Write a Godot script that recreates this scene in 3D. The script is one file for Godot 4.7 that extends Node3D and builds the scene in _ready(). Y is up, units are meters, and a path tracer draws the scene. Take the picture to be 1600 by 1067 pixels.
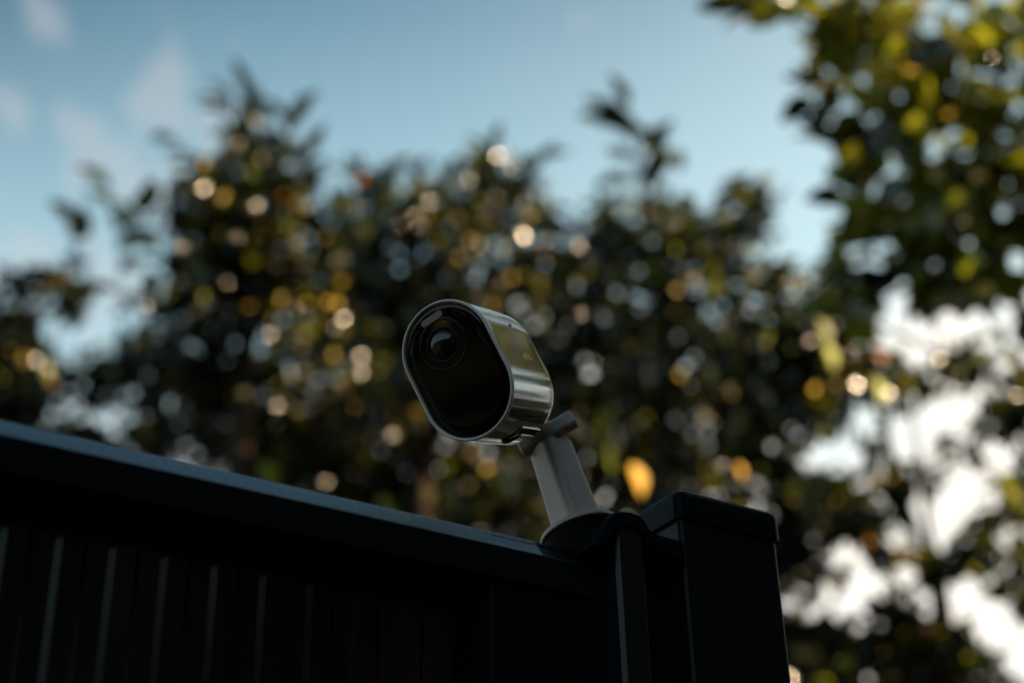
extends Node3D

# ------------------------------------------------------------------ naming
var taken := {}
func numbered(called: String) -> String:
	if not taken.has(called):
		taken[called] = 0
		return called
	taken[called] += 1
	return "%s_%03d" % [called, taken[called]]

func thing(called: String, label: String, category: String, at := Vector3.ZERO, group := "") -> Node3D:
	var o := Node3D.new()
	o.name = numbered(called)
	add_child(o)
	o.position = at
	o.set_meta("label", label)
	o.set_meta("category", category)
	if group:
		o.set_meta("group", group)
	return o

# ------------------------------------------------------------------ geometry (lists of triangles)
func quad(t: PackedVector3Array, a: Vector3, b: Vector3, c: Vector3, d: Vector3) -> void:
	t.append_array([a, b, c, a, c, d])

func loft(rings: Array, closed := true, cap0 := true, cap1 := true) -> PackedVector3Array:
	var t := PackedVector3Array()
	for k in rings.size() - 1:
		var a: PackedVector3Array = rings[k]
		var b: PackedVector3Array = rings[k + 1]
		var n := a.size()
		for i in (n if closed else n - 1):
			var j := (i + 1) % n
			quad(t, a[i], a[j], b[j], b[i])
	for e in [[0, cap0], [rings.size() - 1, cap1]]:
		if not e[1]:
			continue
		var r: PackedVector3Array = rings[e[0]]
		var m := Vector3.ZERO
		for p in r:
			m += p
		m /= r.size()
		for i in r.size():
			var j := (i + 1) % r.size()
			if e[0] == 0:
				t.append_array([r[j], r[i], m])
			else:
				t.append_array([r[i], r[j], m])
	return t

func outward(t: PackedVector3Array) -> PackedVector3Array:
	# clockwise seen from outside, decided by the signed volume
	var m := Vector3.ZERO
	for p in t:
		m += p
	m /= maxf(1, t.size())
	var v := 0.0
	for i in range(0, t.size(), 3):
		v += (t[i] - m).dot((t[i + 1] - m).cross(t[i + 2] - m))
	if v > 0.0:
		for i in range(0, t.size(), 3):
			var s := t[i + 1]
			t[i + 1] = t[i + 2]
			t[i + 2] = s
	return t

func mesh_of(t: PackedVector3Array, crease := 38.0) -> ArrayMesh:
	var n := t.size() / 3
	var fn := PackedVector3Array()
	fn.resize(n)
	var by := {}
	for i in n:
		fn[i] = (t[i * 3 + 2] - t[i * 3]).cross(t[i * 3 + 1] - t[i * 3])
		for k in 3:
			var key := Vector3i((t[i * 3 + k] * 200000.0).round())
			if not by.has(key):
				by[key] = PackedInt32Array()
			by[key].append(i)
	var normals := PackedVector3Array()
	normals.resize(t.size())
	var limit := cos(deg_to_rad(crease))
	for i in n:
		var own := fn[i].normalized()
		for k in 3:
			var s := Vector3.ZERO
			for f in by[Vector3i((t[i * 3 + k] * 200000.0).round())]:
				if fn[f].normalized().dot(own) > limit:
					s += fn[f]
			normals[i * 3 + k] = s.normalized() if s.length_squared() > 0.0 else Vector3.UP
	var arrays := []
	arrays.resize(Mesh.ARRAY_MAX)
	arrays[Mesh.ARRAY_VERTEX] = t
	arrays[Mesh.ARRAY_NORMAL] = normals
	var m := ArrayMesh.new()
	m.add_surface_from_arrays(Mesh.PRIMITIVE_TRIANGLES, arrays)
	return m

func obj(called: String, t: PackedVector3Array, mat: Material, parent: Node, crease := 38.0) -> MeshInstance3D:
	var o := MeshInstance3D.new()
	o.name = called
	o.mesh = mesh_of(t, crease)
	o.material_override = mat
	parent.add_child(o, true)
	return o

func rrect(w: float, h: float, r: float, n := 6) -> PackedVector2Array:
	var out := PackedVector2Array()
	for q in 4:
		var c := Vector2([1, -1, -1, 1][q] * (w / 2 - r), [1, 1, -1, -1][q] * (h / 2 - r))
		for i in n + 1:
			var a := (q + float(i) / n) * PI / 2
			out.append(c + Vector2(cos(a), sin(a)) * r)
	return out

func circle(r: float, n := 40) -> PackedVector2Array:
	var out := PackedVector2Array()
	for i in n:
		out.append(Vector2(cos(TAU * i / n), sin(TAU * i / n)) * r)
	return out

func put2(p: PackedVector2Array, b: Basis, o: Vector3, h := 0.0, s := 1.0) -> PackedVector3Array:
	# a ring: x and y along b.x and b.y, raised by h along b.z
	var out := PackedVector3Array()
	for q in p:
		out.append(o + b.x * q.x * s + b.y * q.y * s + b.z * h)
	return out

func block(w: float, h: float, l: float, r: float, bev: float, b: Basis, o: Vector3, n := 6) -> PackedVector3Array:
	# rounded bar with bevelled ends: w by h across, from o to o + b.z * l
	var rings := []
	for e in [[bev, 0.0], [bev * 0.3, bev * 0.3], [0.0, bev], [0.0, l - bev], [bev * 0.3, l - bev * 0.3], [bev, l]]:
		rings.append(put2(rrect(w - 2 * e[0], h - 2 * e[0], maxf(r - e[0], 0.0001), n), b, o, e[1]))
	return outward(loft(rings))

func lathe(profile: Array, b: Basis, o: Vector3, n := 48, cap0 := true, cap1 := true) -> PackedVector3Array:
	# profile: [radius, height] pairs
	var rings := []
	for p in profile:
		rings.append(put2(circle(p[0], n), b, o, p[1]))
	return outward(loft(rings, true, cap0, cap1))

func inset(p: PackedVector2Array, d: float) -> PackedVector2Array:
	var out := PackedVector2Array()
	var turn := -1.0 if Geometry2D.is_polygon_clockwise(p) else 1.0
	for i in p.size():
		var a := (p[i] - p[(i + p.size() - 1) % p.size()]).normalized()
		var c := (p[(i + 1) % p.size()] - p[i]).normalized()
		var n := (Vector2(-a.y, a.x) + Vector2(-c.y, c.x)).normalized() * turn
		out.append(p[i] + n * d / maxf(0.5, n.dot(Vector2(-a.y, a.x) * turn)))
	return out

func prism(p: PackedVector2Array, b: Basis, o: Vector3, l: float, bev: float) -> PackedVector3Array:
	var small := inset(p, bev)
	var t := loft([put2(small, b, o, 0.0), put2(p, b, o, bev), put2(p, b, o, l - bev), put2(small, b, o, l)], true, false, false)
	var tri := Geometry2D.triangulate_polygon(small)
	var lo := put2(small, b, o, 0.0)
	var hi := put2(small, b, o, l)
	var caps := PackedVector3Array()
	for i in range(0, tri.size(), 3):
		caps.append_array([hi[tri[i]], hi[tri[i + 1]], hi[tri[i + 2]], lo[tri[i]], lo[tri[i + 2]], lo[tri[i + 1]]])
	# let the caps wind as the sides do
	t = outward(t)
	for i in range(0, caps.size(), 3):
		var n := (caps[i + 2] - caps[i]).cross(caps[i + 1] - caps[i])
		var want := b.z * (1.0 if (caps[i] - o).dot(b.z) > l / 2 else -1.0)
		if n.dot(want) < 0.0:
			var s := caps[i + 1]
			caps[i + 1] = caps[i + 2]
			caps[i + 2] = s
	t.append_array(caps)
	return t

func tube(points: Array, radii: Array, n := 7) -> PackedVector3Array:
	var rings := []
	for k in points.size():
		var d: Vector3 = (points[mini(k + 1, points.size() - 1)] - points[maxi(k - 1, 0)]).normalized()
		var s := d.cross(Vector3.RIGHT if absf(d.x) < 0.8 else Vector3.BACK).normalized()
		rings.append(put2(circle(radii[k], n), Basis(s, d.cross(s), d), points[k]))
	return outward(loft(rings))

# ------------------------------------------------------------------ materials
func mat(color: Color, rough: float, metal := 0.0, spec := 0.5) -> StandardMaterial3D:
	var m := StandardMaterial3D.new()
	m.albedo_color = color.linear_to_srgb()
	m.roughness = rough
	m.metallic = metal
	m.metallic_specular = spec
	return m

func noise_tex(size: int, freq: float, sd: int, ramp: Array, octaves := 4) -> NoiseTexture2D:
	var n := FastNoiseLite.new()
	n.seed = sd
	n.noise_type = FastNoiseLite.TYPE_SIMPLEX_SMOOTH
	n.frequency = freq
	n.fractal_octaves = octaves
	var g := Gradient.new()
	g.offsets = PackedFloat32Array(ramp[0])
	g.colors = PackedColorArray(ramp[1])
	var t := NoiseTexture2D.new()
	t.width = size
	t.height = size
	t.seamless = true
	t.noise = n
	t.color_ramp = g
	return t

func triplanar(m: StandardMaterial3D, s: float) -> StandardMaterial3D:
	m.uv1_triplanar = true
	m.uv1_world_triplanar = true
	m.uv1_scale = Vector3.ONE * s
	return m

# ------------------------------------------------------------------ sky
const VIEW := Vector3(0.5402, 0.0, -0.8415)
const SUN := Vector3(0.602, 0.574, 0.555)
const BANK := Vector3(0.700, 0.342, -0.626)

func make_sky() -> ImageTexture:
	var w := 1024
	var h := 512
	var im := Image.create(w, h, false, Image.FORMAT_RGBF)
	var wisp := FastNoiseLite.new()
	wisp.seed = 11
	wisp.frequency = 5.0
	wisp.fractal_octaves = 5
	var big := FastNoiseLite.new()
	big.seed = 4
	big.frequency = 1.6
	big.fractal_octaves = 4
	# small drifting puffs: direction and angular size
	var puffs := [
		Vector4(0.160, 0.651, -0.742, 0.009), Vector4(0.237, 0.630, -0.740, 0.014), Vector4(0.240, 0.612, -0.754, 0.018), Vector4(0.203, 0.604, -0.771, 0.014),
		Vector4(0.160, 0.603, -0.782, 0.010), Vector4(0.225, 0.592, -0.774, 0.018), Vector4(0.248, 0.577, -0.778, 0.026), Vector4(0.205, 0.577, -0.791, 0.014),
		Vector4(0.268, 0.604, -0.751, 0.022), Vector4(0.195, 0.528, -0.827, 0.020), Vector4(0.235, 0.529, -0.815, 0.026), Vector4(0.442, 0.661, -0.607, 0.006),
		Vector4(-0.20, 0.60, -0.77, 0.03), Vector4(-0.15, 0.55, -0.82, 0.03), Vector4(-0.5, 0.5, -0.7, 0.04), Vector4(0.1, 0.7, -0.7, 0.03), Vector4(-0.6, 0.6, 0.5, 0.05),
	]
	var stops := [[-90, Color(0.10, 0.10, 0.09)], [0, Color(0.60, 0.66, 0.66)], [16, Color(0.56, 0.72, 0.76)], [26, Color(0.49, 0.675, 0.73)], [32, Color(0.40, 0.595, 0.66)], [37, Color(0.265, 0.445, 0.53)], [42, Color(0.12, 0.26, 0.355)], [60, Color(0.09, 0.20, 0.30)], [90, Color(0.06, 0.14, 0.23)]]
	for y in h:
		var up := (0.5 - (y + 0.5) / h) * PI
		var deg := rad_to_deg(up)
		var base := Color.BLACK
		for k in stops.size() - 1:
			if deg >= stops[k][0]:
				base = stops[k][1].lerp(stops[k + 1][1], clampf((deg - stops[k][0]) / (stops[k + 1][0] - stops[k][0]), 0, 1))
		for x in w:
			var a := (x + 0.5) / w * TAU
			var d := Vector3(cos(up) * sin(a), sin(up), -cos(up) * cos(a))
			var c := base
			var off := rad_to_deg(acos(clampf(d.dot(SUN), -1, 1)))
			var glow := exp(-pow(off / 13.0, 2.0))
			var wide := exp(-pow(off / 30.0, 2.0)) * clampf((34.0 - deg) / 14.0, 0, 1)
			c += Color(0.62, 0.50, 0.36) * glow + Color(0.10, 0.07, 0.03) * wide
			# the air brightens towards the sun's side
			var az := rad_to_deg(atan2(d.dot(VIEW.cross(Vector3.UP)), d.dot(VIEW)))
			c += Color(0.36, 0.35, 0.29) * exp(-pow((az - 32.0) / 31.0, 2.0)) * clampf((62.0 - deg) / 22.0, 0, 1) * (1.0 if deg > 0.0 else 0.0)
			c *= 1.0 - 0.34 * exp(-pow((az + 29.0) / 12.0, 2.0)) * clampf((deg - 31.0) / 9.0, 0, 1)
			if deg > -2.0:
				# bright cloud bank low round the sun, thinning upwards
				var near_bank := rad_to_deg(acos(clampf(d.dot(BANK), -1, 1)))
				var bank := clampf((31.0 - deg + 8.0 * big.get_noise_3dv(d * 3.0)) / 5.0, 0, 1) * clampf(1.15 - near_bank / 24.0 + 1.1 * big.get_noise_3dv(d * 1.3), 0, 1)
				c = c.lerp(Color(1.35, 1.23, 1.06), clampf(bank * 1.5, 0, 0.97))
				var m := 0.0
				for p in puffs:
					var e := Vector3(p.x, p.y, p.z).normalized()
					var q := d.distance_squared_to(e)
					if q < 30.0 * p.w * p.w:
						m = maxf(m, exp(-q / (2.6 * p.w * p.w)))
				if m > 0.0:
					m = clampf(m * 1.2 - 0.45 + 2.0 * wisp.get_noise_3d(d.x * 5.0 + d.y * 2.0, d.y * 3.0, d.z * 5.0), 0, 1) * minf(1.0, m * 3.0)
				c = c.lerp(Color(0.63, 0.60, 0.60), clampf(m, 0, 0.36))
			im.set_pixel(x, y, Color(c.r / 3.40, c.g / 3.27, c.b / 3.14))
	return ImageTexture.create_from_image(im)

# ------------------------------------------------------------------ foliage
var leaf_mats := []
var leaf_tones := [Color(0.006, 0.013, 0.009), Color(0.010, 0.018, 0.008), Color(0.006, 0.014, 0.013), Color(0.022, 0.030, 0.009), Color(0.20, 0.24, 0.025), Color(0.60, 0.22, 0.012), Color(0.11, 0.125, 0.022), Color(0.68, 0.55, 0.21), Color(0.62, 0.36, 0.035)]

func leaf_mesh(width: float, curl: float, fold: float) -> ArrayMesh:
	# one unit long along +y, face up +z, pointed at both ends, folded along its midrib and curling down
	var t := PackedVector3Array()
	var rows := []
	for k in 7:
		var u := k / 6.0
		var w := width * 0.5 * pow(sin(PI * pow(u, 0.8)), 0.85)
		var z := -curl * u * u
		var wave := 0.012 * sin(u * 17.0)
		rows.append([Vector3(-w, u, z + fold * w + wave), Vector3(-w * 0.5, u, z + fold * w * 0.62), Vector3(0, u, z), Vector3(w * 0.5, u, z + fold * w * 0.62), Vector3(w, u, z + fold * w - wave)])
	for k in 6:
		for i in 4:
			quad(t, rows[k][i], rows[k + 1][i], rows[k + 1][i + 1], rows[k][i + 1])
	return mesh_of(t, 70.0)

func make_leaf_material(c: Color, tinted := false) -> StandardMaterial3D:
	var m := mat(Color.WHITE if tinted else c, 0.16, 0.0, 0.66)
	m.vertex_color_use_as_albedo = tinted
	m.backlight_enabled = true
	var through := Color(1.0, 0.92, 0.42) * (Color.WHITE if tinted else c) * 0.9
	m.backlight = Color(through.r, through.g, through.b).linear_to_srgb()
	return m

func leaf_basis(rng: RandomNumberGenerator, out: Vector3, size: float) -> Basis:
	# a leaf grows outwards and droops, its face turned up and out, loosely
	var y := (out * 0.6 + Vector3(rng.randf_range(-1, 1), rng.randf_range(-1.0, 0.6), rng.randf_range(-1, 1))).normalized()
	var z := (out * 0.75 + Vector3(0, 0.35, 0) + Vector3(rng.randf_range(-1, 1), rng.randf_range(-1, 1), rng.randf_range(-1, 1)) * 1.1).normalized()
	var x := y.cross(z).normalized()
	if x.length_squared() < 0.5:
		x = Vector3.RIGHT
	z = x.cross(y)
	return Basis(x, y, z).scaled_local(Vector3.ONE * size)

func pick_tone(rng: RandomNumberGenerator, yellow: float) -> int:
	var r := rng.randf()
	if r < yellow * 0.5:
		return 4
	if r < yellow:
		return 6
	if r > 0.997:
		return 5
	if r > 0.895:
		return 7  # pale tan leaves, coloured to read as warm sun glints
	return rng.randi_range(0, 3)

func plant(o: Node3D, clusters: Array, leaf: ArrayMesh, size: float, cover: float, yellow: float, singles: int, sd: int, skirts: int, limbs := 0.15, glow := 1.0) -> void:
	var rng := RandomNumberGenerator.new()
	rng.seed = sd
	var at := o.position
	var balls := []
	for i in range(0, clusters.size(), 4):
		balls.append([Vector3(clusters[i], clusters[i + 1], clusters[i + 2]), clusters[i + 3]])
	var seen := balls.size()
	var heights := []
	for b in balls:
		heights.append(b[0].y)
	heights.sort()
	var low: float = heights[heights.size() / 4] - 0.1
	for k in skirts:
		# lower growth, down to the ground
		var yy := lerpf(0.25, low - 0.75, (k + 0.5) / skirts)
		balls.append([at + Vector3(rng.randf_range(-0.55, 0.55), yy, rng.randf_range(-0.45, 0.45)), rng.randf_range(0.32, 0.45)])
	var where: Array[Transform3D] = []
	var tint: Array[Color] = []
	var tone: Array[int] = []
	var n_seen := 0
	for k in balls.size():
		var c: Vector3 = balls[k][0]
		var r: float = balls[k][1]
		var n := int(cover * PI * r * r / (size * size * 0.27)) + 6
		if k >= seen:
			n = int(n * 0.5)
		for i in n:
			var d := Vector3(rng.randfn(), rng.randfn(), rng.randfn()).normalized()
			var p := c + d * r * pow(rng.randf(), 0.45) * rng.randf_range(0.85, 1.18)
			var s := size * rng.randf_range(0.55, 1.25)
			var which := pick_tone(rng, yellow)
			if which == 7:
				s = size * 0.62
			where.append(Transform3D(leaf_basis(rng, d, s), p - at))
			tone.append(which)
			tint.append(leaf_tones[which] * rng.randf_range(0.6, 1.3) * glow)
		if k == seen - 1:
			n_seen = where.size()
	# the leaves that show singly are parts of their own, the rest is one mass
	var alone := {}
	while alone.size() < mini(singles, n_seen):
		alone[rng.randi_range(0, n_seen - 1)] = true
	for i in alone:
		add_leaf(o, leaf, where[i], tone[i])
	var mm := MultiMesh.new()
	mm.transform_format = MultiMesh.TRANSFORM_3D
	mm.use_colors = true
	mm.mesh = leaf
	mm.instance_count = where.size() - alone.size()
	var k := 0
	for i in where.size():
		if alone.has(i):
			continue
		mm.set_instance_transform(k, where[i])
		mm.set_instance_color(k, Color(tint[i].r, tint[i].g, tint[i].b))
		k += 1
	var f := MultiMeshInstance3D.new()
	f.name = "foliage"
	f.multimesh = mm
	f.material_override = leaf_tinted
	f.set_meta("kind", "stuff")
	o.add_child(f, true)
	# limbs from the trunk to the clusters
	var top := Vector3(0, low - at.y, 0)
	for b in balls.slice(0, seen):
		if rng.randf() < limbs:
			var e: Vector3 = b[0] - at
			var s := Vector3(0, clampf(e.y - Vector2(e.x, e.z).length() * 0.8, 0.4, top.y), 0)
			var mid := s.lerp(e, 0.5) + Vector3(0, 0.10 * s.distance_to(e), 0)
			obj("limb", tube([s, mid, e], [0.020, 0.012, 0.004], 6), bark, o)
	obj("trunk", tube([Vector3(0, -0.05, 0), Vector3(0.03, top.y * 0.4, 0.02), Vector3(-0.02, top.y * 0.8, -0.02), Vector3(0, top.y + 0.1, 0)], [0.11, 0.085, 0.06, 0.03], 10), bark, o)

var leaf_tinted: StandardMaterial3D
var bark: StandardMaterial3D

func add_leaf(o: Node3D, leaf: ArrayMesh, t: Transform3D, tone: int) -> void:
	var l := MeshInstance3D.new()
	l.name = "leaf"
	l.mesh = leaf
	l.material_override = leaf_mats[tone]
	l.transform = t
	o.add_child(l, true)

func sprig(o: Node3D, a: Vector3, b: Vector3, leaf: ArrayMesh, size: float, n: int, sd: int, tone := -1) -> void:
	var rng := RandomNumberGenerator.new()
	rng.seed = sd
	a -= o.position
	b -= o.position
	var mid := a.lerp(b, 0.5) + Vector3(rng.randf_range(-0.02, 0.02), 0.02, 0.0)
	obj("stem", tube([a, mid, b], [0.006, 0.004, 0.002], 6), bark, o)
	var along := (b - a).normalized()
	for i in n:
		var u := (i + 0.6) / n
		var p := a.lerp(mid, u * 2) if u < 0.5 else mid.lerp(b, u * 2 - 1)
		var side := Vector3(rng.randf_range(-1, 1), rng.randf_range(-0.3, 0.5), rng.randf_range(-1, 1)).normalized()
		var y := (along * lerpf(0.3, 1.1, u) + side).normalized()
		var z := (Vector3(0, 0.9, 0.3) + side * 0.6).normalized()
		var x := y.cross(z).normalized()
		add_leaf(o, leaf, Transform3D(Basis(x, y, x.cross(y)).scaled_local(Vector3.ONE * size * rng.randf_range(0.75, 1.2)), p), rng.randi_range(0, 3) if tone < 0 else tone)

# ------------------------------------------------------------------ the scene
func _ready() -> void:
	var cam := Camera3D.new()
	cam.name = "camera"
	add_child(cam)
	cam.transform = Transform3D(Basis(Vector3(0.84861917, -0.02350488, 0.52848182), Vector3(-0.24955604, 0.86307555, 0.43911546), Vector3(-0.46644109, -0.50452762, 0.72655666)), Vector3(0, 1.4, 0))
	cam.near = 0.05
	cam.far = 400.0
	var lens := CameraAttributesPhysical.new()
	lens.frustum_focal_length = 56.23
	lens.frustum_focus_distance = 0.925
	lens.exposure_aperture = 3.8
	cam.attributes = lens
	cam.fov = rad_to_deg(2.0 * atan(24.0 / (2.0 * 56.23)))
	cam.current = true

	var env := Environment.new()
	env.background_mode = Environment.BG_SKY
	var sky := Sky.new()
	var pan := PanoramaSkyMaterial.new()
	pan.panorama = make_sky()
	sky.sky_material = pan
	env.sky = sky
	env.tonemap_mode = Environment.TONE_MAPPER_LINEAR
	env.tonemap_exposure = 3.5
	env.sdfgi_enabled = true
	env.ssao_enabled = true
	env.ssil_enabled = true
	var we := WorldEnvironment.new()
	we.name = "world"
	we.environment = env
	add_child(we)

	var sun := DirectionalLight3D.new()
	sun.name = "sun"
	sun.light_energy = 1.6
	sun.light_color = Color(1.0, 0.87, 0.69)
	sun.light_angular_distance = 0.5
	sun.shadow_enabled = true
	add_child(sun)
	sun.look_at_from_position(SUN, Vector3.ZERO)

	# ---- ground
	var soil := triplanar(mat(Color.WHITE, 0.95, 0.0, 0.2), 0.4)
	soil.albedo_texture = noise_tex(512, 0.02, 3, [[0.0, 0.5, 1.0], [Color(0.10, 0.10, 0.07), Color(0.17, 0.19, 0.10), Color(0.26, 0.24, 0.15)]], 6)
	var g := PlaneMesh.new()
	g.size = Vector2(600, 600)
	var ground := MeshInstance3D.new()
	ground.name = "ground"
	ground.mesh = g
	ground.material_override = soil
	ground.set_meta("kind", "structure")
	add_child(ground)

	build_fence()
	build_camera()
	build_plants()

# ------------------------------------------------------------------ fence
func build_fence() -> void:
	var powder := triplanar(mat(Color.WHITE, 0.34, 0.0, 0.24), 9.0)
	powder.albedo_texture = noise_tex(256, 0.05, 21, [[0.0, 0.6, 1.0], [Color(0.03, 0.045, 0.055), Color(0.045, 0.06, 0.07), Color(0.065, 0.075, 0.08)]], 5)
	powder.heightmap_enabled = true
	powder.heightmap_scale = 0.004
	powder.heightmap_texture = noise_tex(256, 0.25, 22, [[0.0, 1.0], [Color.BLACK, Color.WHITE]], 3)
	var sky_sheen := triplanar(mat(Color.WHITE, 0.48, 0.0, 0.5), 14.0)  # blue-grey tint carries the sky's sheen on the top rail
	sky_sheen.albedo_texture = noise_tex(512, 0.035, 23, [[0.0, 0.45, 0.7, 1.0], [Color(0.33, 0.37, 0.39), Color(0.39, 0.435, 0.455), Color(0.43, 0.47, 0.49), Color(0.53, 0.56, 0.57)]], 6)
	var sheet_m := mat(Color(0.003, 0.004, 0.005), 0.15, 0.0, 0.30)
	var plastic := mat(Color(0.004, 0.006, 0.008), 0.30, 0.0, 0.14)
	sky_sheen.clearcoat_enabled = true
	sky_sheen.clearcoat = 0.35
	sky_sheen.clearcoat_roughness = 0.22
	var gloss := mat(Color(0.006, 0.008, 0.010), 0.24, 0.0, 0.34)
	var fence := thing("metal_fence", "black ribbed metal fence with sky sheen painted on its top rail, ending at a square capped post", "fence", Vector3(0, 0, -0.7))
	var o := -fence.position
	var along := Basis(Vector3(0, 0, -1), Vector3(0, 1, 0), Vector3(1, 0, 0))   # x towards the far side, y up, z along the fence

	# top rail: sloping front shoulder, face and turned-in lip
	var z0 := -0.6983
	var prof := PackedVector2Array([Vector2(0.0100, 1.7622), Vector2(0.0091, 1.7620), Vector2(0.0084, 1.7614), Vector2(0.0012, 1.7517), Vector2(0.0006, 1.7510), Vector2(0.0002, 1.7501), Vector2(0.0, 1.7488), Vector2(0.0, 1.7345), Vector2(0.0012, 1.7320), Vector2(0.0050, 1.7312), Vector2(0.0420, 1.7312), Vector2(0.0460, 1.7345), Vector2(0.0460, 1.7500), Vector2(0.0400, 1.7610), Vector2(0.0380, 1.7622)])
	var rail := prism(prof, along, o + Vector3(-2.4, 0, z0), 2.9, 0.0004)
	obj("top_rail", rail, powder, fence, 40.0)
	# pale blue-grey strip: sky sheen put into colour along the rail's shoulder and top
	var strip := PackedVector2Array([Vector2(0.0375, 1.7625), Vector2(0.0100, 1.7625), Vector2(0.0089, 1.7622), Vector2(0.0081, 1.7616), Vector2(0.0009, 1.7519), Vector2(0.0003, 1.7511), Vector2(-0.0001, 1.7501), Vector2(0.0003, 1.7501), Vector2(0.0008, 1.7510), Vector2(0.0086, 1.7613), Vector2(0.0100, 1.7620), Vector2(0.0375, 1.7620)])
	obj("sheen_strip", prism(strip, along, o + Vector3(-2.4, 0, z0), 2.865, 0.00005), sky_sheen, fence, 40.0)

	# ribbed sheet
	var line := PackedVector2Array()
	var pitch := 0.0270
	var k := -92
	while true:
		var x := 0.2145 + k * pitch
		if x > 0.485:
			break
		# flat ridge, gentle slope down to the right, flat valley, gentle slope up again
		for q in [[-0.0118, 0.0], [-0.0014, 0.0], [0.0014, -0.0017], [0.0118, -0.0017]]:
			line.append(Vector2(x + q[0], q[1]))
		k += 1
	var rings := []
	var zs := -0.7270
	for yy in [0.06, 0.6, 1.2, 1.7315]:
		var front := PackedVector3Array()
		for p in line:
			front.append(o + Vector3(p.x, yy, zs + p.y))
		rings.append(front)
	var sheet := loft(rings, false, false, false)
	# give it the thickness of steel
	var back := PackedVector3Array()
	for v in sheet:
		back.append(v + Vector3(0, 0, -0.0007))
	for i in range(0, back.size(), 3):
		var s := back[i + 1]
		back[i + 1] = back[i + 2]
		back[i + 2] = s
	if (sheet[2] - sheet[0]).cross(sheet[1] - sheet[0]).z < 0.0:
		for i in range(0, sheet.size(), 3):
			var s := sheet[i + 1]
			sheet[i + 1] = sheet[i + 2]
			sheet[i + 2] = s
			s = back[i + 1]
			back[i + 1] = back[i + 2]
			back[i + 2] = s
	sheet.append_array(back)
	obj("ribbed_sheet", sheet, sheet_m, fence, 16.0)
	obj("bottom_rail", block(0.04, 0.05, 2.9, 0.004, 0.001, along, o + Vector3(-2.4, 0.05, z0 - 0.023)), powder, fence)

	# the channel that holds the sheet's end, its moulded cap, and the square post with its cap
	var up := Basis(Vector3(1, 0, 0), Vector3(0, 0, -1), Vector3(0, 1, 0))
	var tall := func(w: float, d: float, r: float, x: float, z: float, y0: float, y1: float) -> PackedVector3Array:
		return block(w, d, y1 - y0, r, 0.0005, up, o + Vector3(x, y0, z), 8)
	var chan := PackedVector2Array([Vector2(0.5082, -0.7200), Vector2(0.5082, -0.6892), Vector2(0.5085, -0.6886), Vector2(0.5105, -0.6864), Vector2(0.5120, -0.6860), Vector2(0.5256, -0.6860), Vector2(0.5266, -0.6864), Vector2(0.5272, -0.6872), Vector2(0.5272, -0.7200)])
	obj("end_channel", prism(chan, Basis(Vector3(1, 0, 0), Vector3(0, 0, 1), Vector3(0, 1, 0)), o, 1.7735, 0.0003), gloss, fence, 30.0)
	obj("joint_plate", tall.call(0.0300, 0.006, 0.001, 0.5415, -0.7075, 0.0, 1.7680), plastic, fence, 30.0)
	obj("cover_stile", tall.call(0.0760, 0.030, 0.002, 0.4715, -0.7190, 0.0, 1.7590), plastic, fence, 30.0)  # black stile, widened over the sheet's end to cover stray sunlight
	var arch := PackedVector2Array([Vector2(0.4895, 1.7560), Vector2(0.4935, 1.7640), Vector2(0.4985, 1.7725), Vector2(0.5045, 1.7790), Vector2(0.5105, 1.7820), Vector2(0.5180, 1.7832), Vector2(0.5245, 1.7826), Vector2(0.5285, 1.7795), Vector2(0.5310, 1.7748), Vector2(0.5345, 1.7728), Vector2(0.5560, 1.7720), Vector2(0.5560, 1.7600), Vector2(0.5360, 1.7615), Vector2(0.5310, 1.7645), Vector2(0.5275, 1.7705), Vector2(0.5200, 1.7735), Vector2(0.5120, 1.7725), Vector2(0.5060, 1.7690), Vector2(0.5010, 1.7620), Vector2(0.4975, 1.7545)])
	obj("channel_cap", prism(arch, Basis.IDENTITY, o + Vector3(0, 0, -0.7120), 0.0285, 0.0012), plastic, fence, 32.0)
	var post := obj("post", tall.call(0.0750, 0.0750, 0.0042, 0.5945, -0.7240, 0.0, 1.7900), powder, fence, 30.0)
	var rim := []
	for e in [[0.0790, 1.7885], [0.0798, 1.7893], [0.0798, 1.8020], [0.0790, 1.8050], [0.0765, 1.8068], [0.0725, 1.8074]]:
		rim.append(put2(rrect(e[0], e[0], 0.0060, 8), up, o + Vector3(0.5945, 0, -0.7240), e[1]))
	obj("post_cap", outward(loft(rim)), plastic, post, 40.0)
	for yy in [1.7200, 0.9, 0.2]:
		obj("rivet", lathe([[0.0024, 0.0], [0.0022, 0.0006], [0.0012, 0.0011]], Basis.IDENTITY, o + Vector3(0.5435, yy, -0.7045), 14), plastic, fence, 50.0)
	obj("post", tall.call(0.0750, 0.0750, 0.0042, -2.44, -0.7240, 0.0, 1.7900), powder, fence, 30.0)

# ------------------------------------------------------------------ the security camera
func stad(s: float, grow := 0.0, n := 28) -> PackedVector2Array:
	var out := PackedVector2Array()
	var r := 0.029 * s + grow
	var c := 0.0135 * s
	for i in n + 1:
		out.append(Vector2(cos(PI * i / n) * r, c + sin(PI * i / n) * r))
	for i in n + 1:
		out.append(Vector2(-cos(PI * i / n) * r, -c - sin(PI * i / n) * r))
	return out

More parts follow.
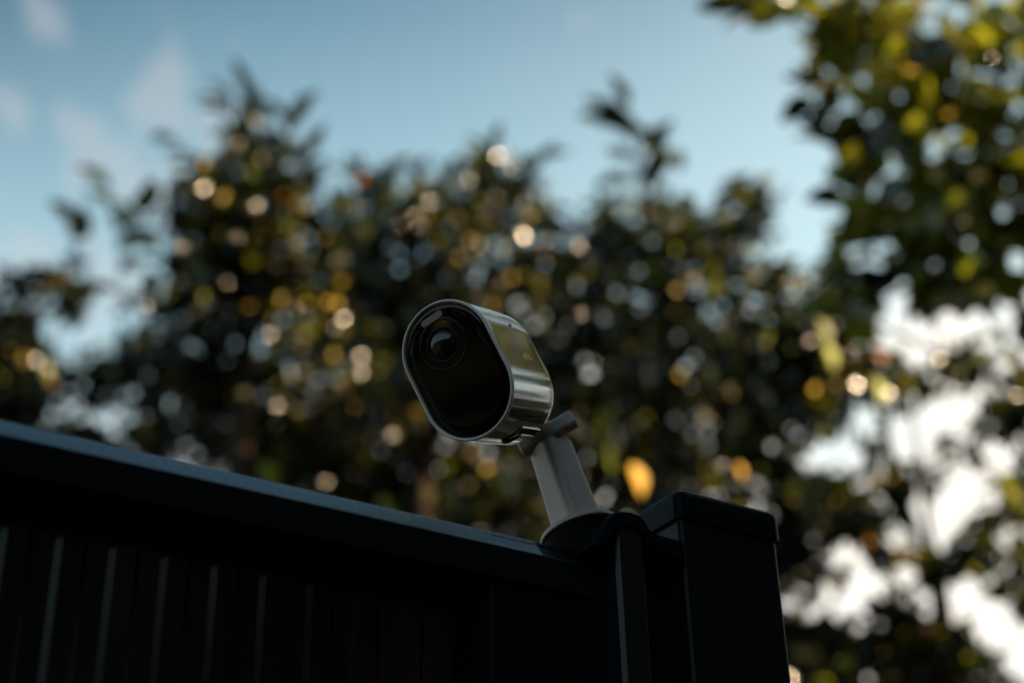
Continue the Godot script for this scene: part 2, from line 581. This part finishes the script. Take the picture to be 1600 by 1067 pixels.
func build_camera() -> void:
	var chrome := mat(Color(0.36, 0.325, 0.295), 0.10, 1.0)
	var bezel_m := mat(Color(0.62, 0.57, 0.55), 0.40, 0.0, 0.5)
	var glass := mat(Color(0.0015, 0.0015, 0.002), 0.04, 0.0, 0.38)
	var hollow := mat(Color(0.004, 0.004, 0.004), 0.5, 0.0, 0.3)
	var ring_m := mat(Color(0.003, 0.004, 0.005), 0.25, 0.0, 0.3)
	var lens_m := mat(Color(0.002, 0.004, 0.010), 0.03, 0.0, 0.5)
	var infra := mat(Color(0.24, 0.18, 0.18), 0.35, 0.0, 0.5)
	var bright := mat(Color(0.80, 0.78, 0.72), 0.12, 1.0)
	var gold := mat(Color(0.75, 0.66, 0.30), 0.25, 1.0)
	var grey := triplanar(mat(Color.WHITE, 0.44, 0.2, 0.5), 30.0)
	grey.albedo_texture = noise_tex(256, 0.06, 31, [[0.0, 0.5, 1.0], [Color(0.59, 0.535, 0.50), Color(0.645, 0.58, 0.545), Color(0.69, 0.62, 0.585)]], 5)
	grey.heightmap_enabled = true
	grey.heightmap_scale = 0.015
	grey.heightmap_texture = noise_tex(256, 0.3, 32, [[0.0, 1.0], [Color.BLACK, Color.WHITE]], 2)
	var rubber := mat(Color(0.006, 0.006, 0.006), 0.7, 0.0, 0.2)

	var foot := Vector3(0.50490676, 1.78177661, -0.71828382)
	var cam := thing("security_camera", "small chrome security camera with black oval glass face on a grey tilted pole", "security camera", Vector3(foot.x, 1.7572, foot.z))
	var o := -cam.position

	# housing, in its own axes: x across the face, y up its long side, z out of the face
	var h := Basis(Vector3(0.3955, 0.2753, 0.8762), Vector3(-0.438, 0.8951, -0.0835), Vector3(-0.8073, -0.3507, 0.4746)).orthonormalized()
	var rings := []
	for e in [[0.955, -0.0012], [0.985, -0.0004], [1.0, -0.0012], [1.0, -0.0100], [0.998, -0.0300], [0.992, -0.0480], [0.985, -0.0560], [0.974, -0.0585], [0.955, -0.0602], [0.90, -0.0622], [0.70, -0.0670], [0.40, -0.0705], [0.1, -0.0715]]:
		rings.append(put2(stad(e[0]), Basis.IDENTITY, Vector3.ZERO, e[1]))
	var body := obj("camera_housing", outward(loft(rings)), chrome, cam, 30.0)
	body.transform = Transform3D(h, o + Vector3(0.4027, 1.8471, -0.6866))
	# bezel
	rings = []
	for e in [[0.0, -0.0020], [0.00010, -0.0004], [-0.0003, 0.0006], [-0.0009, 0.0008], [-0.0014, 0.0004], [-0.0017, -0.0006], [-0.0017, -0.0020]]:
		rings.append(put2(stad(1.0, e[0] + 0.0001), Basis.IDENTITY, Vector3.ZERO, e[1]))
	obj("bezel", outward(loft(rings, true, false, false)), bezel_m, body, 60.0)
	# slightly domed glass
	rings = []
	for e in [[0.0018, -0.0016], [0.0021, -0.0009], [0.0028, -0.0003], [0.0040, 0.0000], [0.0062, 0.00018], [0.0100, 0.00026], [0.0200, 0.0003]]:
		rings.append(put2(stad(1.0, -e[0]), Basis.IDENTITY, Vector3.ZERO, e[1]))
	obj("front_glass", outward(loft(rings)), glass, body, 60.0)
	# lens and its rings
	var lc := Vector3(-0.0003, 0.0171, 0.0002)
	for q in [[0.0148, 0.0003], [0.0100, 0.0006]]:
		var tr := []
		for i in 13:
			var a := PI * i / 12.0
			tr.append([q[0] + cos(a) * 0.0007, sin(a) * q[1]])
		obj("lens_ring", lathe(tr, Basis.IDENTITY, lc, 64, false, false), ring_m, body, 60.0)
	var dome := []
	for i in 11:
		var a := PI / 2 * i / 10.0
		dome.append([cos(a) * 0.0082 + 0.00002, sin(a) * 0.0034])
	obj("lens", lathe(dome, Basis.IDENTITY, lc, 48), lens_m, body, 60.0)
	obj("infrared_window", block(0.0150, 0.0040, 0.0004, 0.00195, 0.0001, Basis.IDENTITY, Vector3(0.0004, 0.0342, 0.00005)), infra, body)
	# right flank: microphone hole and embossed lettering
	var side := Basis(Vector3(0, 0, -1), Vector3(0, 1, 0), Vector3(1, 0, 0))
	obj("microphone_hole", lathe([[0.0012, 0.0], [0.0010, 0.0002]], side, Vector3(0.0289, 0.0170, -0.0355), 20), hollow, body)
	var txt := TextMesh.new()
	var font := SystemFont.new()
	font.font_names = PackedStringArray(["Droid Sans"])
	txt.font = font
	txt.text = "arlo"
	txt.font_size = 64
	txt.pixel_size = 0.0001
	txt.depth = 0.0003
	var word := MeshInstance3D.new()
	word.name = "logo"
	word.mesh = txt
	word.material_override = gold
	word.transform = Transform3D(side.scaled_local(Vector3(1.15, 1.15, 1)), Vector3(0.0290, -0.0045, -0.0355))
	body.add_child(word, true)
	# underside: charging port with a bright rim, and the threaded socket
	var arc_at := func(deg: float, r: float, z: float) -> Vector3:
		return Vector3(cos(deg_to_rad(deg)) * r, -0.0135 + sin(deg_to_rad(deg)) * r, z)
	var port_rim := PackedVector3Array()
	var corners := [[-72.5, -0.0290], [-72.5, -0.0540], [-83.5, -0.0540], [-83.5, -0.0290]]
	for q in 4:
		var a: Array = corners[q]
		var b: Array = corners[(q + 1) % 4]
		var pts := []
		var rad := []
		for i in 6:
			pts.append(arc_at.call(lerpf(a[0], b[0], i / 5.0), 0.0291, lerpf(a[1], b[1], i / 5.0)))
			rad.append(0.0006)
		port_rim.append_array(tube(pts, rad, 8))
	var port := obj("charging_port", port_rim, bright, body, 60.0)
	var pr := []
	for zz in [-0.0292, -0.0538]:
		var ring := PackedVector3Array()
		for i in 6:
			ring.append(arc_at.call(lerpf(-72.7, -83.3, i / 5.0), 0.02915, zz))
		pr.append(ring)
	obj("port_cover", loft(pr, false, false, false), hollow, port)
	var down := Basis(Vector3(1, 0, 0), Vector3(0, 0, 1), Vector3(0, -1, 0))
	obj("mount_socket", lathe([[0.0062, -0.0010], [0.0062, 0.0004], [0.0052, 0.0006], [0.0046, 0.0002], [0.0044, -0.0008]], down, Vector3(-0.0012, -0.0424, -0.0325), 36), hollow, body)

	# pole, its head, and the flange on the rail
	var axis := Vector3(-0.1917, 0.9654, -0.1770)
	var px := Vector3(1, 0, 0)
	px = (px - axis * px.dot(axis)).normalized()
	var pb := Basis(px, axis.cross(px), axis)
	rings = []
	for e in [[0.0262, 0.0], [0.0256, 0.004], [0.0240, 0.030], [0.0228, 0.0575], [0.0222, 0.0583]]:
		rings.append(put2(rrect(e[0], e[0], 0.0066, 8), pb, o + foot, e[1]))
	obj("pole", outward(loft(rings)), grey, cam, 40.0)
	obj("flange", lathe([[0.0236, -0.0030], [0.0243, -0.0024], [0.0243, -0.0006], [0.0236, 0.0002], [0.0150, 0.0010]], pb, o + foot, 64), grey, cam, 40.0)
	# black wedge pad between the tilted flange and the level rail
	var upper := put2(circle(0.0230, 48), pb, o + foot, -0.0031)
	var lower := PackedVector3Array()
	for p in upper:
		var q: Vector3 = p - o
		lower.append(o + Vector3(lerpf(foot.x, q.x, 0.85), minf(1.7628, q.y - 0.0004), lerpf(foot.z, q.z, 0.75)))
	obj("rubber_pad", outward(loft([upper, lower])), rubber, cam, 40.0)
	var sb := Basis(pb.x, -pb.y, -pb.z)
	obj("screw", lathe([[0.0026, 0.0], [0.0024, 0.0008], [0.0014, 0.0013]], sb, o + foot + Vector3(-0.0134, -0.0078, -0.0106), 18), bright, cam, 50.0)
	# swivel head: a bar across the pole's top, a collar, and the stub that holds the housing
	var e0 := Vector3(0.47898, 1.83594, -0.73861)
	var e1 := Vector3(0.50236, 1.85207, -0.71240)
	var bz := (e1 - e0).normalized()
	var by := (axis - bz * axis.dot(bz)).normalized()
	obj("swivel_head", block(0.0092, 0.0105, e0.distance_to(e1), 0.0026, 0.0016, Basis(by.cross(bz), by, bz), o + e0 + by * 0.0016, 6), grey, cam, 40.0)
	var top := o + foot + axis * 0.0583
	obj("collar", lathe([[0.0085, 0.0], [0.0085, 0.0035]], pb, top, 32), rubber, cam, 40.0)
	var neck_a := top + axis * 0.006
	var neck_b := o + Vector3(0.4027, 1.8471, -0.6866) - h.z * 0.0560 - h.y * 0.0200
	obj("neck", tube([neck_a, neck_a.lerp(neck_b, 0.5), neck_b], [0.0085, 0.0075, 0.0085], 20), grey, cam, 40.0)

# ------------------------------------------------------------------ plants behind the fence
func treeline(leaf: ArrayMesh) -> void:
	# the garden's far edge all round: trees and bushes that read as one mass
	var rng := RandomNumberGenerator.new()
	rng.seed = 77
	var shape := FastNoiseLite.new()
	shape.seed = 8
	shape.frequency = 0.11
	var mm := MultiMesh.new()
	mm.transform_format = MultiMesh.TRANSFORM_3D
	mm.use_colors = true
	mm.mesh = leaf
	mm.instance_count = 42000
	for i in mm.instance_count:
		var a := rng.randf() * TAU
		var d := Vector3(cos(a), 0, sin(a))
		var behind := clampf((d.dot(Vector3(0.45, 0, 0.89)) - 0.25) / 0.45, 0, 1)
		var far := lerpf(16.0, 9.0, behind) + 1.5 * shape.get_noise_2d(d.x * 30, d.z * 30) + rng.randf_range(-0.8, 0.8)
		var high := lerpf(3.6, 8.6, behind) + 1.6 * shape.get_noise_2d(d.x * 50 + 70, d.z * 50)  # unseen belt, made taller behind the viewpoint to darken the fence front
		var p := d * far + Vector3(0, high * pow(rng.randf(), 0.8), 0)
		var which := pick_tone(rng, 0.03)
		var c: Color = leaf_tones[which] * rng.randf_range(0.7, 1.3)
		mm.set_instance_transform(i, Transform3D(leaf_basis(rng, -d, rng.randf_range(0.25, 0.5)), p))
		mm.set_instance_color(i, Color(c.r, c.g, c.b))
	var f := MultiMeshInstance3D.new()
	f.name = "treeline"
	f.multimesh = mm
	f.material_override = leaf_tinted
	f.set_meta("kind", "stuff")
	f.set_meta("label", "dark belt of trees and bushes round the garden")
	f.set_meta("category", "treeline")
	add_child(f, true)

func build_plants() -> void:
	for c in leaf_tones:
		leaf_mats.append(make_leaf_material(c))
		if c.r > 0.1:
			leaf_mats[-1].roughness = 0.5
			leaf_mats[-1].metallic_specular = 0.25
	leaf_tinted = make_leaf_material(Color.WHITE, true)
	bark = triplanar(mat(Color.WHITE, 0.9, 0.0, 0.3), 3.0)
	bark.albedo_texture = noise_tex(256, 0.04, 41, [[0.0, 0.5, 1.0], [Color(0.10, 0.08, 0.06), Color(0.22, 0.18, 0.14), Color(0.33, 0.28, 0.23)]], 5)
	var narrow := leaf_mesh(0.40, 0.22, 0.35)
	var oval := leaf_mesh(0.55, 0.34, 0.42)
	var broad := leaf_mesh(0.72, 0.20, 0.25)

	var low_shrub := thing("shrub", "loose low shrub at the far left with two thin leafy shoots against the sky", "shrub", Vector3(1.45, 0, -5.8), "shrubs behind the fence")
	plant(low_shrub, [1.25, 4.85, -5.75, 0.14, 1.33, 4.73, -5.78, 0.12, 1.44, 4.60, -5.80, 0.11, 1.36, 4.49, -5.93, 0.18, 1.54, 4.63, -5.72, 0.08, 1.64, 4.57, -5.69, 0.10, 1.50, 4.37, -5.92, 0.18, 1.66, 4.35, -5.83, 0.16, 1.74, 4.66, -5.57, 0.10, 1.27, 4.65, -5.88, 0.18, 1.06, 4.67, -5.99, 0.29, 1.11, 4.36, -6.18, 0.34, 1.49, 4.86, -5.58, 0.08, 1.29, 4.94, -5.66, 0.08, 1.38, 4.44, -5.57, 0.06, 1.60, 4.17, -5.59, 0.12, 1.75, 4.58, -5.40, 0.10, 1.34, 4.36, -5.90, 0.17, 1.88, 4.30, -5.54, 0.12, 1.27, 4.57, -5.66, 0.13, 1.43, 4.47, -5.92, 0.06, 1.63, 4.60, -5.57, 0.07, 1.80, 4.55, -6.14, 0.04, 1.59, 4.26, -6.16, 0.29, 1.84, 4.50, -5.55, 0.09, 1.84, 4.18, -5.55, 0.18, 1.11, 4.52, -5.88, 0.28, 0.81, 4.57, -5.92, 0.35, 1.15, 4.22, -6.22, 0.39, 1.53, 5.07, -5.95, 0.05, 1.33, 4.67, -5.82, 0.13, 1.66, 4.59, -5.67, 0.09, 1.74, 4.83, -5.44, 0.08, 1.83, 4.61, -5.55, 0.13, 1.62, 4.35, -5.86, 0.12, 1.46, 4.35, -5.96, 0.14, 1.81, 4.30, -5.77, 0.14, 1.46, 4.93, -5.56, 0.08, 1.33, 4.93, -5.64, 0.07, 1.73, 4.70, -5.54, 0.07, 1.39, 4.53, -5.88, 0.10, 1.90, 4.43, -5.62, 0.13], oval, 0.072, 2.3, 0.05, 45, 101, 12)
	sprig(low_shrub, Vector3(1.50, 4.89, -5.70), Vector3(1.43, 5.19, -5.53), broad, 0.17, 6, 1)
	sprig(low_shrub, Vector3(1.68, 4.89, -5.58), Vector3(1.50, 5.34, -5.39), broad, 0.17, 6, 52)
	sprig(low_shrub, Vector3(1.63, 5.12, -5.45), Vector3(1.68, 5.25, -5.33), broad, 0.15, 4, 3)

	var tall_shrub := thing("shrub", "tall dark shrub with a plume of drooping leaves at its peak", "shrub", Vector3(1.95, 0, -4.85), "shrubs behind the fence")
	plant(tall_shrub, [1.84, 5.27, -4.74, 0.10, 1.82, 5.02, -4.73, 0.17, 1.61, 4.79, -4.52, 0.10, 1.94, 5.02, -4.61, 0.11, 1.79, 4.74, -4.77, 0.20, 2.05, 4.86, -4.83, 0.21, 1.64, 4.50, -4.72, 0.14, 1.93, 4.52, -4.80, 0.24, 1.78, 4.41, -4.99, 0.20, 2.20, 4.69, -4.90, 0.20, 1.96, 4.32, -5.22, 0.25, 2.13, 4.26, -4.93, 0.26, 2.23, 4.20, -4.59, 0.21, 2.16, 4.08, -5.20, 0.27, 1.58, 4.78, -4.67, 0.09, 2.09, 4.75, -4.46, 0.12, 1.75, 4.89, -4.69, 0.11, 1.64, 4.84, -4.72, 0.11, 1.89, 4.85, -4.59, 0.17], oval, 0.070, 3.1, 0.09, 45, 102, 12)
	var tips := [[1.78, 5.02, -4.60, 1.72, 5.26, -4.48], [1.72, 4.94, -4.70, 1.51, 5.12, -4.71], [1.89, 4.99, -4.55, 1.88, 5.18, -4.42], [1.82, 5.02, -4.58, 1.65, 5.25, -4.53], [1.96, 4.87, -4.59, 1.97, 5.05, -4.46]]
	for i in tips.size():
		var t: Array = tips[i]
		sprig(tall_shrub, Vector3(t[0], t[1], t[2]), Vector3(t[3], t[4], t[5]), narrow, 0.14, 9, 10 + i)

	var mid_shrub := thing("shrub", "dark shrub with spiky upright shoots directly behind the security camera", "shrub", Vector3(2.75, 0, -4.95), "shrubs behind the fence")
	plant(mid_shrub, [2.42, 5.19, -4.83, 0.13, 2.49, 5.05, -4.61, 0.15, 2.47, 5.01, -5.01, 0.20, 2.67, 5.11, -4.61, 0.16, 2.89, 5.30, -4.61, 0.17, 2.98, 5.17, -4.49, 0.12, 2.61, 4.88, -4.82, 0.25, 2.83, 4.92, -4.69, 0.27, 2.95, 4.82, -4.44, 0.16, 2.64, 4.91, -5.33, 0.23, 2.68, 4.59, -4.90, 0.27, 2.86, 4.51, -4.64, 0.28, 2.81, 4.50, -5.41, 0.29, 3.08, 4.41, -5.33, 0.29, 2.63, 4.51, -5.66, 0.26, 3.26, 4.55, -5.00, 0.26, 3.15, 4.10, -5.04, 0.26, 2.92, 4.23, -5.55, 0.25, 2.92, 3.94, -5.10, 0.23, 2.50, 4.20, -5.49, 0.24, 2.69, 4.23, -5.39, 0.18, 3.25, 4.02, -4.86, 0.20, 2.26, 4.21, -5.32, 0.20], oval, 0.070, 3.3, 0.13, 45, 103, 12)
	tips = [[2.41, 5.21, -4.89, 2.33, 5.36, -4.84], [2.50, 5.21, -4.84, 2.46, 5.35, -4.76], [2.70, 5.20, -4.71, 2.68, 5.35, -4.62], [2.85, 5.22, -4.60, 2.80, 5.43, -4.49], [2.94, 5.22, -4.55, 3.00, 5.38, -4.39], [2.59, 5.20, -4.78, 2.55, 5.34, -4.71]]
	for i in tips.size():
		var t: Array = tips[i]
		sprig(mid_shrub, Vector3(t[0], t[1], t[2]), Vector3(t[3], t[4], t[5]), narrow, 0.12, 7, 20 + i)

	var right_shrub := thing("shrub", "yellow-flecked shrub with one long leafy shoot standing clear above it against the sky", "shrub", Vector3(3.08, 0, -3.85), "shrubs behind the fence")
	plant(right_shrub, [2.71, 4.50, -3.80, 0.12, 2.92, 4.65, -3.84, 0.13, 3.01, 4.58, -3.70, 0.13, 3.11, 4.55, -3.63, 0.10, 2.90, 4.46, -4.08, 0.20, 3.01, 4.39, -3.84, 0.21, 3.01, 4.22, -3.53, 0.14, 3.20, 4.58, -3.47, 0.09, 2.94, 4.16, -3.99, 0.22, 2.99, 4.04, -3.71, 0.22, 3.14, 4.08, -3.57, 0.12, 2.97, 3.96, -4.22, 0.22, 3.22, 4.00, -4.17, 0.25, 3.28, 3.94, -3.87, 0.18, 3.24, 3.99, -3.68, 0.12, 3.12, 3.60, -3.79, 0.18, 3.43, 3.75, -3.81, 0.14, 3.18, 3.68, -4.14, 0.23, 2.76, 4.21, -4.09, 0.16, 3.07, 4.50, -3.30, 0.09, 3.20, 4.53, -3.41, 0.07, 3.06, 4.31, -3.43, 0.11, 2.93, 4.51, -3.53, 0.10], oval, 0.068, 3.2, 0.21, 45, 104, 12)
	tips = [[2.89, 4.61, -3.63, 2.74, 4.94, -3.49], [2.89, 4.63, -3.61, 2.81, 4.86, -3.50], [2.87, 4.62, -3.56, 2.87, 4.78, -3.45]]
	for i in tips.size():
		var t: Array = tips[i]
		sprig(right_shrub, Vector3(t[0], t[1], t[2]), Vector3(t[3], t[4], t[5]), narrow, 0.20, 6, 30 + i)

	var tree := thing("tree", "large broad-leaved tree overhanging at the upper right, its leaves glowing yellow-green", "tree", Vector3(3.45, 0, -1.75))
	plant(tree, [2.38, 4.10, -2.15, 0.10, 2.50, 4.06, -2.07, 0.18, 2.75, 4.16, -2.03, 0.20, 2.49, 4.00, -2.23, 0.11, 2.58, 3.89, -2.10, 0.18, 2.84, 3.96, -2.08, 0.18, 2.67, 3.71, -2.21, 0.18, 2.80, 3.66, -2.11, 0.17, 2.40, 3.61, -2.17, 0.06, 2.53, 3.86, -2.27, 0.07, 2.81, 3.61, -2.32, 0.10, 2.91, 3.59, -2.23, 0.08, 2.64, 3.76, -2.43, 0.06, 2.72, 3.66, -2.32, 0.07, 2.21, 4.13, -1.92, 0.20, 2.98, 4.15, -1.86, 0.26, 3.06, 3.82, -1.96, 0.24, 3.12, 3.58, -2.12, 0.18, 3.07, 3.85, -1.57, 0.29, 3.36, 3.66, -1.80, 0.27, 3.67, 4.07, -1.52, 0.35, 3.72, 3.63, -1.69, 0.31, 2.13, 4.15, -2.21, 0.04, 2.16, 4.11, -2.12, 0.06, 3.90, 3.90, -1.29, 0.37, 3.48, 3.47, -2.04, 0.18, 3.68, 3.25, -1.87, 0.21, 2.69, 3.66, -2.31, 0.07, 2.62, 3.48, -2.14, 0.09, 2.83, 3.60, -2.19, 0.10, 2.85, 3.43, -2.14, 0.07, 2.80, 3.60, -2.39, 0.05, 2.43, 3.38, -2.33, 0.05, 2.59, 3.58, -2.43, 0.05, 2.95, 3.80, -2.15, 0.15, 2.40, 3.94, -2.06, 0.12, 2.43, 4.16, -2.24, 0.07, 2.80, 3.87, -2.19, 0.15, 2.0, 3.45, 0.95, 0.42, 2.4, 3.65, 0.95, 0.42, 1.6, 3.4, 0.95, 0.40, 2.8, 3.75, 0.9, 0.42, 2.2, 3.25, 0.95, 0.40, 1.25, 3.3, 0.95, 0.38, 2.6, 3.3, 0.95, 0.38, 1.9, 3.75, 0.9, 0.36, 2.0, 3.1, 0.95, 0.36, 1.6, 3.0, 0.95, 0.40, 2.4, 3.05, 0.95, 0.36, 1.2, 2.9, 0.95, 0.40, 0.9, 3.2, 0.95, 0.36, 3.17, 4.45, -0.86, 0.28, 3.85, 3.85, -1.0, 0.27, 4.25, 2.95, -1.0, 0.25, 4.36, 2.4, -1.25, 0.3, 2.75, 4.05, -1.25, 0.35, 2.5, 3.75, -1.3, 0.25, 4.4, 2.9, -1.8, 0.5, 4.6, 3.5, -1.6, 0.42, 4.2, 2.2, -1.9, 0.45, 4.9, 2.4, -1.6, 0.5], broad, 0.085, 1.4, 0.75, 70, 105, 0, 0.1, 1.3)  # unseen boughs added off view: shade fence and camera, fill chrome reflections
	tips = [[2.47, 3.79, -2.26, 2.40, 3.83, -2.28], [2.62, 3.61, -2.29, 2.48, 3.71, -2.31], [2.66, 3.55, -2.30, 2.52, 3.51, -2.42], [2.36, 4.05, -2.15, 2.13, 4.13, -2.24], [2.45, 3.95, -2.16, 2.35, 3.92, -2.25], [2.70, 3.55, -2.28, 2.59, 3.49, -2.40], [2.75, 3.52, -2.27, 2.71, 3.47, -2.33]]
	for i in tips.size():
		var t: Array = tips[i]
		sprig(tree, Vector3(t[0], t[1], t[2]), Vector3(t[3], t[4], t[5]), broad, 0.11, 5, 40 + i)

	treeline(broad)

	var young_tree := thing("young_tree", "thin young tree beyond the post with bright sky showing through its gaps", "tree", Vector3(3.75, 0, -3.35))
	plant(young_tree, [3.35, 3.71, -2.96, 0.04, 3.53, 3.55, -2.98, 0.04, 3.50, 3.78, -3.19, 0.03, 3.51, 3.58, -2.83, 0.04, 3.58, 3.55, -3.16, 0.03, 3.44, 3.68, -3.25, 0.04, 3.41, 3.70, -2.88, 0.03, 3.25, 3.03, -3.49, 0.12, 3.37, 3.43, -3.62, 0.11, 3.25, 3.20, -3.33, 0.05, 3.31, 3.01, -3.42, 0.11, 3.51, 3.09, -3.35, 0.09, 3.42, 3.28, -3.20, 0.05, 3.27, 3.51, -3.43, 0.11, 3.23, 3.38, -3.17, 0.09, 3.89, 3.08, -3.49, 0.11, 3.97, 3.03, -3.45, 0.08, 3.26, 3.27, -3.14, 0.04, 3.26, 3.17, -3.58, 0.07, 3.50, 2.94, -3.30, 0.12, 3.57, 3.24, -3.14, 0.05, 3.71, 3.29, -3.13, 0.05, 3.43, 3.49, -3.19, 0.06, 3.88, 3.18, -3.13, 0.05, 2.92, 3.97, -3.00, 0.05, 2.88, 4.04, -3.06, 0.05, 3.17, 4.03, -3.18, 0.07, 3.05, 3.97, -3.18, 0.06, 2.83, 3.92, -3.09, 0.06, 2.96, 3.88, -3.22, 0.09, 3.14, 4.00, -3.04, 0.05, 3.15, 3.91, -3.22, 0.11, 3.35, 3.89, -3.30, 0.12, 3.46, 4.16, -3.21, 0.06, 3.13, 3.70, -3.22, 0.09, 3.48, 3.54, -3.45, 0.09, 3.28, 3.44, -3.42, 0.09, 3.45, 3.33, -3.67, 0.03, 3.31, 3.01, -3.58, 0.12, 3.72, 3.20, -3.74, 0.04, 3.68, 3.21, -3.45, 0.07, 3.56, 3.46, -3.31, 0.03, 3.61, 3.91, -3.21, 0.05, 3.90, 3.47, -3.51, 0.03, 3.77, 3.07, -3.37, 0.10, 3.89, 3.46, -3.27, 0.05, 4.04, 3.69, -3.27, 0.04, 3.81, 3.74, -2.93, 0.08, 3.89, 3.30, -3.10, 0.04, 3.93, 3.54, -3.04, 0.09, 3.74, 3.99, -3.09, 0.07, 3.44, 3.91, -3.14, 0.05, 3.30, 4.00, -3.56, 0.09, 3.22, 3.73, -3.49, 0.12, 3.23, 3.38, -3.58, 0.11, 3.82, 2.98, -3.62, 0.22, 4.12, 2.92, -3.42, 0.14, 4.26, 3.35, -3.16, 0.22, 4.17, 3.77, -2.85, 0.18, 4.52, 2.97, -3.22, 0.29, 4.45, 3.33, -2.70, 0.28, 3.13, 3.90, -3.02, 0.08, 3.14, 4.10, -3.05, 0.04, 3.81, 3.75, -2.96, 0.07, 3.35, 3.93, -3.20, 0.07, 3.26, 3.96, -3.21, 0.08, 3.43, 3.85, -3.19, 0.03, 3.38, 3.52, -3.45, 0.10, 3.31, 3.34, -3.42, 0.03, 3.47, 3.04, -3.37, 0.08, 3.58, 2.99, -3.18, 0.09, 3.66, 3.31, -3.12, 0.06, 3.59, 3.26, -3.22, 0.04, 3.61, 3.34, -2.90, 0.07, 3.67, 3.16, -2.99, 0.05, 3.85, 3.93, -3.00, 0.07, 3.80, 3.68, -2.96, 0.05, 3.44, 3.76, -2.85, 0.05, 3.42, 3.52, -3.17, 0.06, 3.20, 3.81, -3.42, 0.09, 3.36, 3.76, -3.33, 0.04, 3.04, 3.83, -3.17, 0.10, 3.16, 3.78, -3.19, 0.10], oval, 0.072, 4.4, 0.16, 45, 106, 6, 0.03)
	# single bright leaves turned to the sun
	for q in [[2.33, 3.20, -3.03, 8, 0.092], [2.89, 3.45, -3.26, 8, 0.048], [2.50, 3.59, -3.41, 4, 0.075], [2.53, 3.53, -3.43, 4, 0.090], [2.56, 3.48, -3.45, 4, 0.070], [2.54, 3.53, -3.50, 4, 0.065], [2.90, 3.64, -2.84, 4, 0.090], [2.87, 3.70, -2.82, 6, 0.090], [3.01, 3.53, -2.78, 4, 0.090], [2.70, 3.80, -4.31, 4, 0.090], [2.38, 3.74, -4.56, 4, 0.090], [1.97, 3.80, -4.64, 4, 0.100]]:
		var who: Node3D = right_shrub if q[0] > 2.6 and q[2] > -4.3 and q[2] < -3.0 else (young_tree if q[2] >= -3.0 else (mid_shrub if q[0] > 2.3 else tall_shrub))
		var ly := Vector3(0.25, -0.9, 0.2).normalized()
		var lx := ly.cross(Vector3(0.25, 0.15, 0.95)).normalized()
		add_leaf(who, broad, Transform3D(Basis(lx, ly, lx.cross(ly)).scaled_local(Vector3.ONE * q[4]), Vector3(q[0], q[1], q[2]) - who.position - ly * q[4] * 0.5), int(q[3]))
